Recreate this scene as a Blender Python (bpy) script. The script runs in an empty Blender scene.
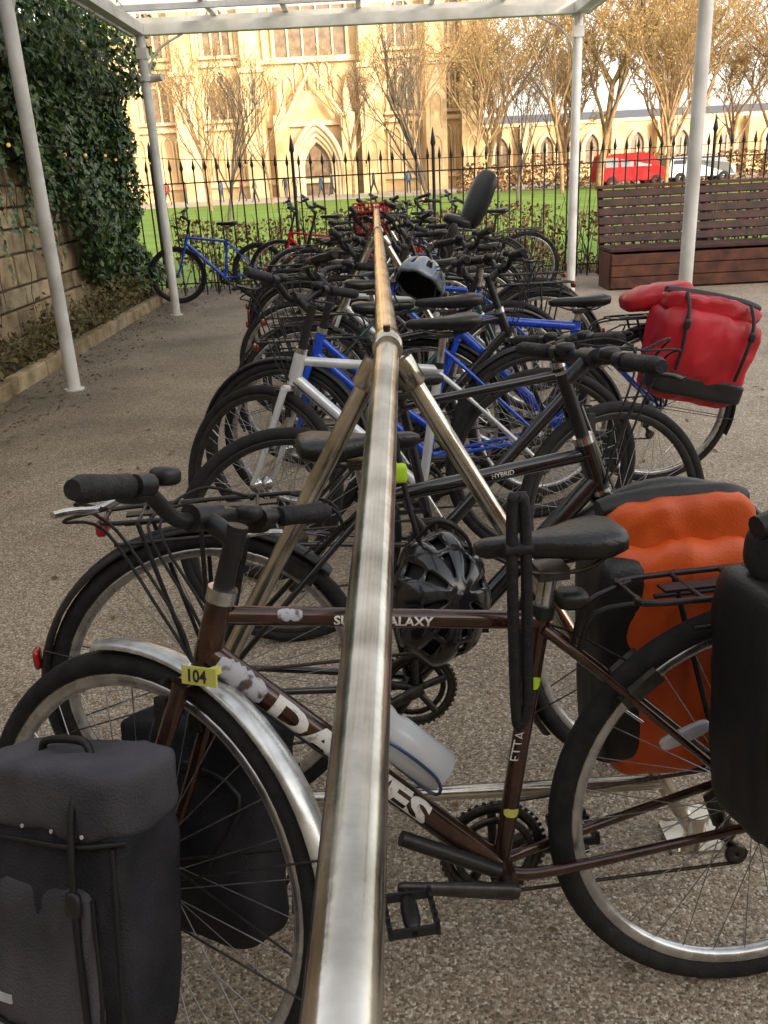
import bpy, bmesh, math, random
from mathutils import Vector, Matrix, noise, Quaternion
random.seed(7)
PI=math.pi
V=Vector
S=bpy.context.scene
S.view_settings.view_transform='Standard'
S.view_settings.look='None'
S.view_settings.exposure=0

# ---------------- materials ----------------
def newmat(name):
    m=bpy.data.materials.new(name); m.use_nodes=True
    nt=m.node_tree; nt.nodes.clear()
    out=nt.nodes.new('ShaderNodeOutputMaterial')
    b=nt.nodes.new('ShaderNodeBsdfPrincipled')
    nt.links.new(b.outputs[0],out.inputs[0])
    return m,nt,b,out
def N(nt,t,**k):
    n=nt.nodes.new(t)
    for a,v in k.items(): setattr(n,a,v)
    return n
def ramp(nt,fac,stops):
    r=N(nt,'ShaderNodeValToRGB')
    e=r.color_ramp.elements
    while len(e)<len(stops): e.new(.5)
    for i,(p,c) in enumerate(stops):
        e[i].position=p; e[i].color=(c[0],c[1],c[2],1)
    nt.links.new(fac,r.inputs[0]); return r.outputs[0]
def mat(name,c1,c2=None,rough=.5,metal=0,scale=20,bump=0,bscale=None,coat=0,rvar=.12,detail=5,lo=.35,hi=.65,spec=.5):
    m,nt,b,out=newmat(name)
    if c2 is None: c2=tuple(x*.8 for x in c1)
    tc=N(nt,'ShaderNodeTexCoord')
    n=N(nt,'ShaderNodeTexNoise'); n.inputs['Scale'].default_value=scale; n.inputs['Detail'].default_value=detail
    nt.links.new(tc.outputs['Object'],n.inputs['Vector'])
    nt.links.new(ramp(nt,n.outputs[0],[(lo,c2),(hi,c1)]),b.inputs['Base Color'])
    mr=N(nt,'ShaderNodeMapRange'); mr.inputs[3].default_value=max(.03,rough-rvar); mr.inputs[4].default_value=min(1,rough+rvar)
    nt.links.new(n.outputs[0],mr.inputs[0]); nt.links.new(mr.outputs[0],b.inputs['Roughness'])
    b.inputs['Metallic'].default_value=metal
    b.inputs['Coat Weight'].default_value=coat
    b.inputs['Specular IOR Level'].default_value=spec
    if bump:
        n2=N(nt,'ShaderNodeTexNoise'); n2.inputs['Scale'].default_value=bscale or scale*3; n2.inputs['Detail'].default_value=6
        nt.links.new(tc.outputs['Object'],n2.inputs['Vector'])
        bp=N(nt,'ShaderNodeBump'); bp.inputs['Strength'].default_value=bump; bp.inputs['Distance'].default_value=.01
        nt.links.new(n2.outputs[0],bp.inputs['Height']); nt.links.new(bp.outputs[0],b.inputs['Normal'])
    return m
def leafmat(name,cols,rough=.5,trans=0):
    m,nt,b,out=newmat(name)
    g=N(nt,'ShaderNodeNewGeometry')
    c=ramp(nt,g.outputs['Random Per Island'],[(i/(len(cols)-1),x) for i,x in enumerate(cols)])
    nt.links.new(c,b.inputs['Base Color']); b.inputs['Roughness'].default_value=rough
    if trans:
        t=N(nt,'ShaderNodeBsdfTranslucent'); nt.links.new(c,t.inputs[0])
        mx=N(nt,'ShaderNodeMixShader'); mx.inputs[0].default_value=trans
        nt.links.new(b.outputs[0],mx.inputs[1]); nt.links.new(t.outputs[0],mx.inputs[2]); nt.links.new(mx.outputs[0],out.inputs[0])
    return m

M={}
M['tyre']=mat('tyre_rubber',(.024,.023,.022),(.012,.012,.012),.8,scale=40,bump=.3,bscale=300,spec=.25)
M['rim']=mat('rim_alloy',(.58,.58,.58),(.38,.38,.38),.28,.9,scale=30)
M['rimblack']=mat('rim_black',(.02,.02,.02),(.035,.035,.035),.35,.3,scale=30)
M['spoke']=mat('spoke_steel',(.5,.5,.5),(.3,.3,.3),.35,.9)
M['alloy']=mat('alloy_parts',(.65,.65,.66),(.45,.45,.46),.24,.95,scale=50)
M['black']=mat('black_plastic',(.010,.010,.011),(.018,.018,.018),.42,scale=60,bump=.1,spec=.4)
M['gloss']=mat('black_gloss_shell',(.010,.010,.012),(.016,.016,.018),.18,scale=20,coat=.4)
M['rubber']=mat('black_rubber',(.011,.011,.011),(.02,.02,.02),.62,scale=60,bump=.3,bscale=200,spec=.3)
M['saddle']=mat('saddle_vinyl',(.008,.008,.008),(.014,.014,.014),.34,scale=30,bump=.2,bscale=150,spec=.5)
M['steelblk']=mat('dark_steel',(.04,.038,.036),(.075,.068,.06),.38,.7,scale=60)
M['chain']=mat('oily_chain',(.05,.04,.03),(.1,.085,.07),.45,.8,scale=200)
M['brown']=mat('brown_metallic_paint',(.065,.026,.016),(.033,.014,.009),.25,.45,scale=35,coat=.6)
M['blackp']=mat('black_gloss_paint',(.008,.008,.009),(.014,.014,.015),.18,0,scale=30,coat=.6)
M['silverp']=mat('silver_paint',(.66,.68,.70),(.56,.58,.60),.33,.25,scale=20,coat=.5)
M['bluep']=mat('blue_paint',(.006,.075,.60),(.005,.05,.45),.28,.0,scale=20,coat=.4)
M['navyp']=mat('navy_paint',(.02,.05,.16),(.015,.035,.12),.25,.2,scale=20,coat=.6)
M['greenp']=mat('dark_green_paint',(.02,.06,.05),(.012,.035,.03),.25,.2,scale=20,coat=.6)
M['redp']=mat('red_paint',(.5,.015,.012),(.38,.01,.01),.4,.0,scale=20,spec=.3)
M['greyp']=mat('grey_paint',(.14,.14,.15),(.09,.09,.10),.3,.3,scale=20,coat=.5)
M['bluegrey']=mat('blue_grey_shell',(.20,.24,.29),(.13,.16,.20),.3,0,scale=20,coat=.4)
M['whitep']=mat('white_paint',(.72,.71,.69),(.50,.49,.46),.45,0,scale=4,detail=10)
M['galv']=mat('galvanised_steel',(.68,.63,.55),(.31,.28,.23),.19,.94,scale=11,bump=.03,bscale=90,rvar=.13,detail=10,lo=.33,hi=.60)
M['fender']=mat('silver_fender',(.66,.66,.64),(.38,.38,.37),.26,.7,scale=25,detail=9)
M['fabric']=mat('grey_black_canvas',(.040,.038,.044),(.018,.018,.021),.95,scale=9,bump=.5,bscale=320,spec=.1)
M['fabricl']=mat('worn_grey_canvas',(.115,.108,.118),(.048,.046,.052),.95,scale=3.5,bump=.5,bscale=320,detail=12,spec=.1)
M['tarpblk']=mat('black_tarpaulin',(.009,.009,.010),(.015,.015,.015),.46,scale=8,bump=.2,bscale=300,spec=.35)
M['tarporg']=mat('orange_tarpaulin',(.66,.10,.015),(.50,.07,.010),.45,scale=6,bump=.15,bscale=300,spec=.35,detail=9)
M['tarpred']=mat('red_tarpaulin',(.50,.012,.025),(.34,.008,.015),.42,scale=6,bump=.15,bscale=300,spec=.4,detail=9)
M['reflect']=mat('reflective_grey',(.6,.61,.62),(.48,.48,.5),.35,.1,scale=30)
M['redlens']=mat('red_lens',(.35,.01,.01),(.2,.01,.01),.15,coat=.5)
M['neon']=mat('neon_strap',(.5,.8,.03),(.42,.7,.02),.5)
M['yellow']=mat('yellow_tag',(.62,.60,.14),(.5,.48,.1),.5)
M['ink']=mat('black_ink',(.02,.02,.02),None,.6)
M['decal']=mat('white_decal',(.66,.64,.60),(.30,.27,.24),.45,scale=75,lo=.30,hi=.42,detail=9)
M['sticker']=mat('peeling_sticker',(.42,.42,.45),(.07,.05,.045),.5,scale=40,lo=.42,hi=.5,detail=9)
M['bottle']=mat('clear_bottle',(.78,.80,.82),(.66,.69,.72),.25,scale=12)
M['bottle'].node_tree.nodes['Principled BSDF'].inputs['Transmission Weight'].default_value=.35
M['wood']=mat('stained_wood',(.080,.035,.031),(.035,.017,.016),.6,scale=8,bump=.3,bscale=40,spec=.25)
M['woodbase']=mat('weathered_red_wood',(.13,.050,.030),(.055,.023,.016),.65,scale=6,bump=.3,bscale=40,spec=.25,detail=9)
M['iron']=mat('wrought_iron_paint',(.012,.012,.013),(.02,.02,.02),.5,scale=30,spec=.3)
M['bark']=mat('bark',(.10,.075,.055),(.05,.04,.03),.9,scale=8,bump=.5)
M['barkgold']=mat('golden_bark',(.30,.19,.09),(.15,.09,.045),.9,scale=4,bump=.4)
M['glass']=mat('dark_window_glass',(.20,.13,.07),(.10,.065,.035),.4,scale=2)

def paving():
    m,nt,b,out=newmat('resin_bound_gravel')
    tc=N(nt,'ShaderNodeTexCoord')
    v=N(nt,'ShaderNodeTexVoronoi'); v.inputs['Scale'].default_value=205
    nt.links.new(tc.outputs['Object'],v.inputs['Vector'])
    sep=N(nt,'ShaderNodeSeparateColor'); nt.links.new(v.outputs['Color'],sep.inputs[0])
    c=ramp(nt,sep.outputs[0],[(0,(.13,.095,.062)),(.3,(.265,.205,.142)),(.62,(.375,.30,.215)),(.86,(.485,.405,.31)),(1,(.72,.65,.56))])
    n=N(nt,'ShaderNodeTexNoise'); n.inputs['Scale'].default_value=.9; n.inputs['Detail'].default_value=10; n.inputs['Roughness'].default_value=.65
    nt.links.new(tc.outputs['Object'],n.inputs['Vector'])
    st=ramp(nt,n.outputs[0],[(.34,(.60,.58,.56)),(.58,(1.0,.99,.97))])
    mx=N(nt,'ShaderNodeMixRGB',blend_type='MULTIPLY'); mx.inputs[0].default_value=1
    nt.links.new(c,mx.inputs[1]); nt.links.new(st,mx.inputs[2])
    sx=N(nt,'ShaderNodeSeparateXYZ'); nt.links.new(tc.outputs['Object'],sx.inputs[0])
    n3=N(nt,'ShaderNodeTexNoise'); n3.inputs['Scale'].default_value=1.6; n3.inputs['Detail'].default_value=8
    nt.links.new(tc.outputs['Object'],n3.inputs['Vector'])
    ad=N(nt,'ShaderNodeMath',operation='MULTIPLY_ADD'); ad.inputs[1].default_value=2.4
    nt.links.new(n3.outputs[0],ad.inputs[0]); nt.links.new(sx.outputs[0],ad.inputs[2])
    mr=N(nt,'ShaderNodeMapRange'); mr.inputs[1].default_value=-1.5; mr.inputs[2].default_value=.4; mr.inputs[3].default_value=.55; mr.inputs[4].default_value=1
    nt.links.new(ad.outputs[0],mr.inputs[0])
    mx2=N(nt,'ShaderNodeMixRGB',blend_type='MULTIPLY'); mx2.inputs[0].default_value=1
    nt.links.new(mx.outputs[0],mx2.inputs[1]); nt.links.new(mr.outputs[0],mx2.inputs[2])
    nt.links.new(mx2.outputs[0],b.inputs['Base Color'])
    b.inputs['Roughness'].default_value=.8
    bp=N(nt,'ShaderNodeBump'); bp.inputs['Strength'].default_value=.8; bp.inputs['Distance'].default_value=.003; bp.invert=True
    nt.links.new(v.outputs['Distance'],bp.inputs['Height']); nt.links.new(bp.outputs[0],b.inputs['Normal'])
    return m
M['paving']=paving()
def stonewall():
    m,nt,b,out=newmat('garden_wall_stone')
    g=N(nt,'ShaderNodeTexCoord')
    n=N(nt,'ShaderNodeTexNoise'); n.inputs['Scale'].default_value=5; n.inputs['Detail'].default_value=8
    nt.links.new(g.outputs['Object'],n.inputs['Vector'])
    ge=N(nt,'ShaderNodeNewGeometry')
    c1=ramp(nt,ge.outputs['Random Per Island'],[(0,(.24,.18,.11)),(.35,(.38,.29,.17)),(.7,(.48,.38,.24)),(1,(.32,.26,.17))])
    c2=ramp(nt,n.outputs[0],[(.3,(.42,.40,.32)),(.62,(1.1,1.08,1.05))])
    mx=N(nt,'ShaderNodeMixRGB',blend_type='MULTIPLY'); mx.inputs[0].default_value=1
    nt.links.new(c1,mx.inputs[1]); nt.links.new(c2,mx.inputs[2]); nt.links.new(mx.outputs[0],b.inputs['Base Color'])
    b.inputs['Roughness'].default_value=.9
    n2=N(nt,'ShaderNodeTexNoise'); n2.inputs['Scale'].default_value=40; n2.inputs['Detail'].default_value=6
    nt.links.new(g.outputs['Object'],n2.inputs['Vector'])
    bp=N(nt,'ShaderNodeBump'); bp.inputs['Strength'].default_value=.6; bp.inputs['Distance'].default_value=.02
    nt.links.new(n2.outputs[0],bp.inputs['Height']); nt.links.new(bp.outputs[0],b.inputs['Normal'])
    return m
M['wallstone']=stonewall()
M['mortar']=mat('mortar',(.20,.165,.115),(.12,.10,.07),.95,scale=12,bump=.4)
M['cath']=mat('pale_limestone',(.68,.50,.27),(.42,.27,.125),.9,scale=.5,bump=.2,bscale=3,detail=12)
M['cathd']=mat('limestone_trim',(.73,.58,.36),(.52,.37,.20),.9,scale=.6,detail=9)
M['bld']=mat('sandstone',(.42,.33,.2),(.3,.23,.14),.9,scale=.5,bump=.2,bscale=4,detail=8)
M['slate']=mat('slate',(.1,.1,.11),(.06,.06,.07),.6,scale=3)
M['grass']=mat('lawn_grass',(.16,.25,.035),(.095,.165,.022),.9,scale=.6,bump=.3,bscale=30,detail=10,spec=.2)
M['earth']=mat('earth',(.12,.10,.06),(.07,.06,.04),.95,scale=1.2,bump=.4)
M['path']=mat('pale_flagstones',(.42,.38,.31),(.33,.29,.23),.85,scale=1)
M['ivy']=leafmat('ivy_leaves',[(.014,.032,.008),(.026,.065,.014),(.046,.10,.02),(.065,.125,.028),(.12,.15,.04)],.33)
M['ivydry']=leafmat('dry_stems_leaves',[(.09,.065,.03),(.16,.11,.05),(.11,.12,.04),(.20,.15,.07)],.8)
M['hedge']=leafmat('brown_beech_leaves',[(.11,.045,.02),(.19,.08,.03),(.27,.13,.045),(.12,.10,.03)],.7)
M['gold']=leafmat('golden_leaves',[(.42,.26,.09),(.50,.34,.13),(.34,.20,.07),(.48,.37,.17)],.7,.4)
M['litter']=leafmat('fallen_leaves',[(.10,.05,.02),(.18,.10,.04),(.07,.04,.02),(.22,.15,.06)],.8)
M['skin']=mat('skin',(.5,.32,.24),None,.6)
M['bulb']=mat('amber_bulb',(.7,.42,.08),(.6,.35,.06),.3)
nb=M['bulb'].node_tree.nodes['Principled BSDF']; nb.inputs['Emission Color'].default_value=(1,.62,.15,1); nb.inputs['Emission Strength'].default_value=.5
def roofmat():
    m,nt,b,out=newmat('twinwall_polycarbonate')
    tc=N(nt,'ShaderNodeTexCoord'); n=N(nt,'ShaderNodeTexNoise'); n.inputs['Scale'].default_value=2.5; n.inputs['Detail'].default_value=6
    nt.links.new(tc.outputs['Object'],n.inputs['Vector'])
    c=ramp(nt,n.outputs[0],[(.3,(.62,.62,.58)),(.6,(.80,.80,.77))])
    t=N(nt,'ShaderNodeBsdfTranslucent'); nt.links.new(c,t.inputs[0])
    tr=N(nt,'ShaderNodeBsdfTransparent'); tr.inputs[0].default_value=(.9,.91,.91,1)
    m2=N(nt,'ShaderNodeMixShader'); m2.inputs[0].default_value=.25
    nt.links.new(t.outputs[0],m2.inputs[1]); nt.links.new(tr.outputs[0],m2.inputs[2]); nt.links.new(m2.outputs[0],out.inputs[0])
    return m
M['roof']=roofmat()

# ---------------- mesh builder ----------------
def cr(pts,n=6):
    P=[V(p) for p in pts]
    if len(P)<3: return P
    P=[P[0]*2-P[1]]+P+[P[-1]*2-P[-2]]
    o=[]
    for i in range(1,len(P)-2):
        a,b,c,d=P[i-1:i+3]
        for k in range(n):
            t=k/n
            o.append(.5*((2*b)+(c-a)*t+(2*a-5*b+4*c-d)*t*t+(3*b-a-3*c+d)*t**3))
    o.append(P[-2]); return o
class MB:
    def __init__(s): s.v=[];s.f=[];s.sm=[]
    def add(s,vs,fs,smooth=True):
        o=len(s.v); s.v+= [tuple(x) for x in vs]; s.f+=[tuple(i+o for i in f) for f in fs]; s.sm+=[smooth]*len(fs); return s
    def tube(s,pts,r,seg=10,cap=True,flat=1.0):
        P=[V(p) for p in pts]; n=len(P)
        R=r if isinstance(r,(list,tuple)) else [r]*n
        if len(R)!=n: R=[R[0]+(R[-1]-R[0])*i/(n-1) for i in range(n)]
        T=[]
        for i in range(n):
            d=(P[min(i+1,n-1)]-P[max(i-1,0)])
            T.append(d.normalized() if d.length>1e-9 else V((0,0,1)))
        u=T[0].orthogonal().normalized()
        if abs(T[0].y)<.9: u=(V((0,1,0))-T[0]*T[0].y).normalized()
        vs=[]
        for i in range(n):
            u=(u-T[i]*u.dot(T[i])).normalized(); w=T[i].cross(u)
            for k in range(seg):
                a=2*PI*k/seg
                vs.append(P[i]+(u*math.cos(a)*flat+w*math.sin(a))*R[i])
        fs=[]
        for i in range(n-1):
            for k in range(seg):
                k2=(k+1)%seg
                fs.append((i*seg+k,i*seg+k2,(i+1)*seg+k2,(i+1)*seg+k))
        s.add(vs,fs)
        if cap:
            s.add(vs[:seg],[tuple(range(seg))[::-1]],False); s.add(vs[-seg:],[tuple(range(seg))],False)
        return s
    def rev(s,c,prof,n=48,a0=0,a1=2*PI,closed=True,smooth=True):
        c=V(c); full=abs(a1-a0-2*PI)<1e-6; m=len(prof); vs=[]
        rings=n if full else n+1
        for i in range(rings):
            a=a0+(a1-a0)*i/n
            for r,y in prof: vs.append(c+V((r*math.cos(a),y,r*math.sin(a))))
        fs=[]
        for i in range(n):
            j=(i+1)%rings
            for k in range(m if closed else m-1):
                k2=(k+1)%m; fs.append((i*m+k,j*m+k,j*m+k2,i*m+k2))
        s.add(vs,fs,smooth)
        if not full and closed:
            s.add(vs[:m],[tuple(range(m))],False); s.add(vs[-m:],[tuple(range(m))[::-1]],False)
        return s
    def box(s,c,sz,rot=None,tp=(1,1)):
        c=V(c); x,y,z=[q/2 for q in sz]; vs=[]
        for k in (-1,1):
            tx,ty=(tp if k>0 else (1,1))
            for a,b in ((-1,-1),(1,-1),(1,1),(-1,1)):
                p=V((a*x*tx,b*y*ty,k*z))
                if rot is not None: p=rot@p
                vs.append(c+p)
        s.add(vs,[(3,2,1,0),(4,5,6,7),(0,1,5,4),(1,2,6,5),(2,3,7,6),(3,0,4,7)],False); return s
    def rbox(s,c,sz,n=14,p=4,taper=0,nz=0,nsc=6,seed=0,bulge=0,rot=None,sag=0):
        c=V(c); idx={};vl=[];fs=[]
        def key(q): return (round(q[0],4),round(q[1],4),round(q[2],4))
        def vert(q):
            k=key(q)
            if k in idx: return idx[k]
            d=V(q); L=(abs(d.x)**p+abs(d.y)**p+abs(d.z)**p)**(1/p); d=d/L
            t=1-taper*(.5-d.z*.5)
            P=V((d.x*sz[0]/2*t,d.y*sz[1]/2*(t+bulge*(1-d.z*d.z)*(1-d.x*d.x)),d.z*sz[2]/2))
            if sag:
                P.z-=sag*(.5+.5*d.z)*(d.x*.5+.5)**2; P.x+=sag*.5*d.z*d.z*d.x
            if nz:
                q2=P*nsc+V((seed,seed*2,seed*3)); dn=noise.noise_vector(q2)*nz
                f=noise.noise(V((q2.x*2.2+q2.z*1.1,q2.y*2.2,q2.z*1.0-q2.x*.5))+V((1,7,2)))
                P=P+dn*.8-d*(abs(f)*nz*.9)
            if rot is not None: P=rot@P
            idx[k]=len(vl); vl.append(c+P); return idx[k]
        for ax in range(3):
            for sg in (-1,1):
                for i in range(n):
                    for j in range(n):
                        def q(a,b):
                            r=[0,0,0]; r[ax]=sg; r[(ax+1)%3]=math.tan((a/n*2-1)*PI/4); r[(ax+2)%3]=math.tan((b/n*2-1)*PI/4); return r
                        f=[vert(q(i,j)),vert(q(i+1,j)),vert(q(i+1,j+1)),vert(q(i,j+1))]
                        fs.append(f if sg>0 else f[::-1])
        s.add(vl,fs); return s
    def obj(s,name,mt,parent=None,mw=None):
        me=bpy.data.meshes.new(name); me.from_pydata(s.v,[],s.f)
        me.polygons.foreach_set('use_smooth',s.sm); me.materials.append(M[mt] if isinstance(mt,str) else mt); me.update()
        o=bpy.data.objects.new(name,me); S.collection.objects.link(o)
        if parent: o.parent=parent
        if mw is not None: o.matrix_basis=mw
        return o
def empty(name,mw=None):
    e=bpy.data.objects.new(name,None); S.collection.objects.link(e); e.empty_display_size=.2
    if mw is not None: e.matrix_world=mw
    return e
def rotm(a,ax): return Matrix.Rotation(a,3,ax)

def textmesh(txt,size,name,mt,parent,mapf,bis=6,mw=None,bold=0.0):
    cu=bpy.data.curves.new('t','FONT'); cu.body=txt; cu.size=size; cu.offset=bold; cu.resolution_u=3
    o=bpy.data.objects.new('t',cu); S.collection.objects.link(o)
    bpy.context.view_layer.update()
    me=bpy.data.meshes.new_from_object(o.evaluated_get(bpy.context.evaluated_depsgraph_get()))
    bpy.data.objects.remove(o)
    bm=bmesh.new(); bm.from_mesh(me)
    for i in range(bis+1):
        y=size*.75*i/bis
        bmesh.ops.bisect_plane(bm,geom=bm.verts[:]+bm.edges[:]+bm.faces[:],plane_co=(0,y,0),plane_no=(0,1,0))
    for v in bm.verts: v.co=mapf(v.co.x,v.co.y)
    bm.to_mesh(me); bm.free(); me.name=name; me.materials.append(M[mt])
    ob=bpy.data.objects.new(name,me); S.collection.objects.link(ob); ob.parent=parent
    if mw is not None: ob.matrix_basis=mw
    return ob

# ---------------- bicycle parts ----------------
def wheel(par,nm,c,R=.345,rt=.018,det=1,mw=None,rim='rim',disc=False):
    n=72 if det else 40
    c=V(c)
    mb=MB(); k=10 if det else 7
    mb.rev(c,[(R-rt+rt*math.cos(2*PI*i/k),rt*math.sin(2*PI*i/k)) for i in range(k)],n)
    mb.obj(nm+'_tyre','tyre',par,mw)
    ri=R-2*rt+.004
    mb=MB().rev(c,[(ri,.0115),(ri-.004,.0125),(ri-.014,.0115),(ri-.021,.004),(ri-.021,-.004),(ri-.014,-.0115),(ri-.004,-.0125),(ri,-.0115)],n)
    mb.obj(nm+'_rim',rim,par,mw)
    mb=MB(); ns=32 if det else 22
    for i in range(ns):
        a=2*PI*i/ns; sd=1 if i%2 else -1; b=a+(.9 if (i//2)%2 else -.9)
        p=c+V((.021*math.cos(b),.028*sd,.021*math.sin(b))); q=c+V(((ri-.019)*math.cos(a),0,(ri-.019)*math.sin(a)))
        mb.tube([p,q],.0011 if det else .0013,3,False)
    mb.obj(nm+'_spokes','spoke',par,mw)
    mb=MB(); mb.rev(c,[(.006,-.055),(.011,-.05),(.012,-.034),(.026,-.031),(.026,-.026),(.014,-.022),(.013,.022),(.026,.026),(.026,.031),(.012,.034),(.011,.05),(.006,.055)],16,closed=False)
    if det:
        va=.7; mb.tube([c+V(((ri-.02)*math.cos(va),0,(ri-.02)*math.sin(va))),c+V(((ri-.06)*math.cos(va),0,(ri-.06)*math.sin(va)))],.003,6)
    mb.obj(nm+'_hub','alloy',par,mw)
def fender(par,nm,c,R,a0,a1,mt,mw=None,w=.024,stays=True):
    r=R+.014; prof=[(r-.010,-w),(r-.003,-w*.8),(r+.002,-w*.4),(r+.003,0),(r+.002,w*.4),(r-.003,w*.8),(r-.010,w),(r-.011,w-.001),(r-.004,w*.75),(r,0),(r-.004,-w*.75),(r-.011,-w+.001)]
    MB().rev(c,prof,30,math.radians(a0),math.radians(a1)).obj(nm,mt,par,mw)
    if stays:
        mb=MB(); c=V(c)
        for a in (a1-12,a1-45) if a1>150 else (a0+12,):
            a=math.radians(a)
            for sg in (-1,1):
                mb.tube([c+V((0,.052*sg,0)),c+V((r*math.cos(a),w*sg,r*math.sin(a)))],.0018,5)
        mb.obj(nm+'_stays','steelblk',par,mw)
def saddle(par,x,z,mt='saddle',mw=None,sc=1.0):
    sec=[(-.138,.040,-.004,.026),(-.128,.066,.006,.05),(-.10,.079,.010,.062),(-.06,.074,.006,.06),(-.02,.052,.001,.054),(.03,.032,-.002,.048),(.08,.023,-.002,.044),(.125,.018,-.004,.040),(.143,.010,-.012,.022)]
    k=16; vs=[];fs=[]
    SS=[]
    for i in range(len(sec)-1):
        for t in (0,.5): SS.append([sec[i][q]*(1-t)+sec[i+1][q]*t for q in range(4)])
    SS.append(list(sec[-1]))
    for X,hw,zt,th in SS:
        for i in range(k):
            a=2*PI*i/k; ca,sa=math.cos(a),math.sin(a)
            yy=hw*math.copysign(abs(ca)**.75,ca); zz=zt-th/2+th/2*math.copysign(abs(sa)**.7,sa)
            if sa>0: zz-=.004*(1-abs(ca))
            vs.append((x+X*sc,yy*sc,z+zz*sc))
    n=len(SS)
    for i in range(n-1):
        for j in range(k):
            j2=(j+1)%k; fs.append((i*k+j,(i+1)*k+j,(i+1)*k+j2,i*k+j2))
    mb=MB(); mb.add(vs,fs); mb.add(vs[:k],[tuple(range(k))],True); mb.add(vs[-k:],[tuple(range(k))[::-1]],True)
    mb.obj('saddle',mt,par,mw)
    mb=MB()
    for sg in (-1,1):
        mb.tube(cr([(x-.11*sc,.03*sg,z-.04*sc),(x-.06*sc,.022*sg,z-.058),(x+.04*sc,.022*sg,z-.056),(x+.12*sc,.008*sg,z-.032*sc)],4),.0035,6)
    mb.box((x,0,z-.062),(.045,.05,.018))
    mb.obj('saddle_rails','steelblk',par,mw)
def pannier(par,nm,x,y,z,w,h,d,m1,m2,kind='roll',mw=None,tilt=0,seed=1,patch=True,neck=None,poff=0,endp=True):
    sg=1 if y>0 else -1
    neck=neck or m2
    e=bpy.data.objects.new(nm,None); S.collection.objects.link(e); e.parent=par
    loc=Matrix.Translation((x,y,z))@Matrix.Rotation(tilt,4,'Y')
    e.matrix_basis=(mw@loc) if mw is not None else loc
    if kind=='roll':
        MB().rbox((0,0,-.03),(w,d,h*.86),n=36,p=8,taper=.12,nz=.013,nsc=7,seed=seed,bulge=.2).obj('bag_body',m1,e)
        MB().rbox((0,-.004*sg,h*.40),(w*.97,d*.62,h*.22),n=24,p=4,nz=.013,nsc=9,seed=seed+3).obj('bag_neck',neck,e)
        MB().tube(cr([(-w*.47,0,h*.475),(-w*.2,.006,h*.50),(w*.15,-.004,h*.493),(w*.47,0,h*.475)],4),[.016,.02,.021,.02,.019,.02,.021,.02,.021,.02,.02,.02,.016],10,flat=1.2).obj('rolled_closure',m2,e)
        MB().rbox((0,d*.20*sg,-h*.33),(w*.91,d*.66,h*.22),n=16,p=8,nz=.005,nsc=9,seed=seed).obj('lower_panel',m2,e)
        if endp: MB().rbox((w*.40,0,-.02),(w*.30,d*1.07,h*.76),n=16,p=7,taper=.12,nz=.006,nsc=9,seed=seed).obj('end_panel',m2,e)
        mb=MB()
        for q in (-.32,.32):
            mb.tube(cr([(q*w,d*.25*sg,h*.49),(q*w,d*.50*sg,h*.36),(q*w,d*.59*sg,h*.2),(q*w*.95,d*.61*sg,h*.0),(q*w*.93,d*.57*sg,-h*.2)],4),.007,6,flat=1)
        mb.obj('straps','tarpblk',e)
        mb=MB()
        for q in (-.32,.32): mb.rbox((q*w,d*.60*sg,h*.22),(.026,.014,.04),n=4,p=4)
        mb.obj('buckles','black',e)
        if patch:
            mb=MB(); yy=d*.66*sg
            mb.add([(-.03+poff,yy,-.09),(.03+poff,yy,-.11),(.055+poff,yy,-.05),(.03+poff,yy,.03),(-.03+poff,yy,.02),(-.05+poff,yy,-.03)],[(0,1,2,3,4,5)],False); mb.obj('reflector_patch','reflect',e)
    else:
        MB().rbox((0,0,-.03),(w,d,h*.86),n=40,p=7,taper=.10,nz=.011,nsc=6,seed=seed,bulge=.2,sag=.015).obj('bag_body',m1,e)
        MB().rbox((0,.004*sg,h*.34),(w*1.04,d*1.13,h*.25),n=40,p=5.5,nz=.012,nsc=7,seed=seed+5,sag=.02).obj('lid_flap',m2,e)
        MB().rbox((.01,d*.42*sg,-h*.15),(w*.78,d*.40,h*.50),n=36,p=6.5,taper=.06,nz=.010,nsc=8,seed=seed+7,sag=.01).obj('front_pocket',m2,e)
        mb=MB()
        for q in (-.30,.30):
            mb.tube(cr([(q*w,d*.45*sg,h*.42),(q*w,d*.585*sg,h*.32),(q*w,d*.63*sg,h*.14),(q*w,d*.635*sg,-.02),(q*w,d*.60*sg,-h*.34)],4),.005,6)
        mb.tube(cr([(-w*.37,d*.56*sg,h*.07),(-w*.36,d*.60*sg,-h*.34),(0,d*.615*sg,-h*.385),(w*.36,d*.60*sg,-h*.34),(w*.39,d*.56*sg,h*.07)],6),.003,6)
        mb.tube(cr([(-.05,0,h*.43),(-.035,0,h*.475),(.035,0,h*.465),(.05,0,h*.42)],5),.006,6)
        for xx in (-w*.465,w*.465): mb.tube([(xx,d*.47*sg,h*.22),(xx*.95,d*.47*sg,-h*.44)],.0035,6)
        mb.tube(cr([(-w*.52,d*.40*sg,h*.235),(-w*.3,d*.575*sg,h*.222),(0,d*.60*sg,h*.218),(w*.3,d*.575*sg,h*.210),(w*.52,d*.40*sg,h*.205)],6),.0035,6)
        mb.obj('straps_and_piping','tarpblk',e)
        mb=MB()
        for q in (-.30,.30): mb.rbox((q*w,d*.65*sg,h*.06),(.024,.012,.034),n=4,p=4)
        mb.obj('buckle','black',e)
        mb=MB()
        mb.box((w*.20,d*.64*sg,-h*.30),(.03,.003,.012))
        for q in (-.36,-.18,0,.18,.36): mb.tube([(q*w,d*.60*sg,h*.262),(q*w,d*.612*sg,h*.262)],.0028,8)
        mb.obj('reflective_tab','reflect',e)
    return e
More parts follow.
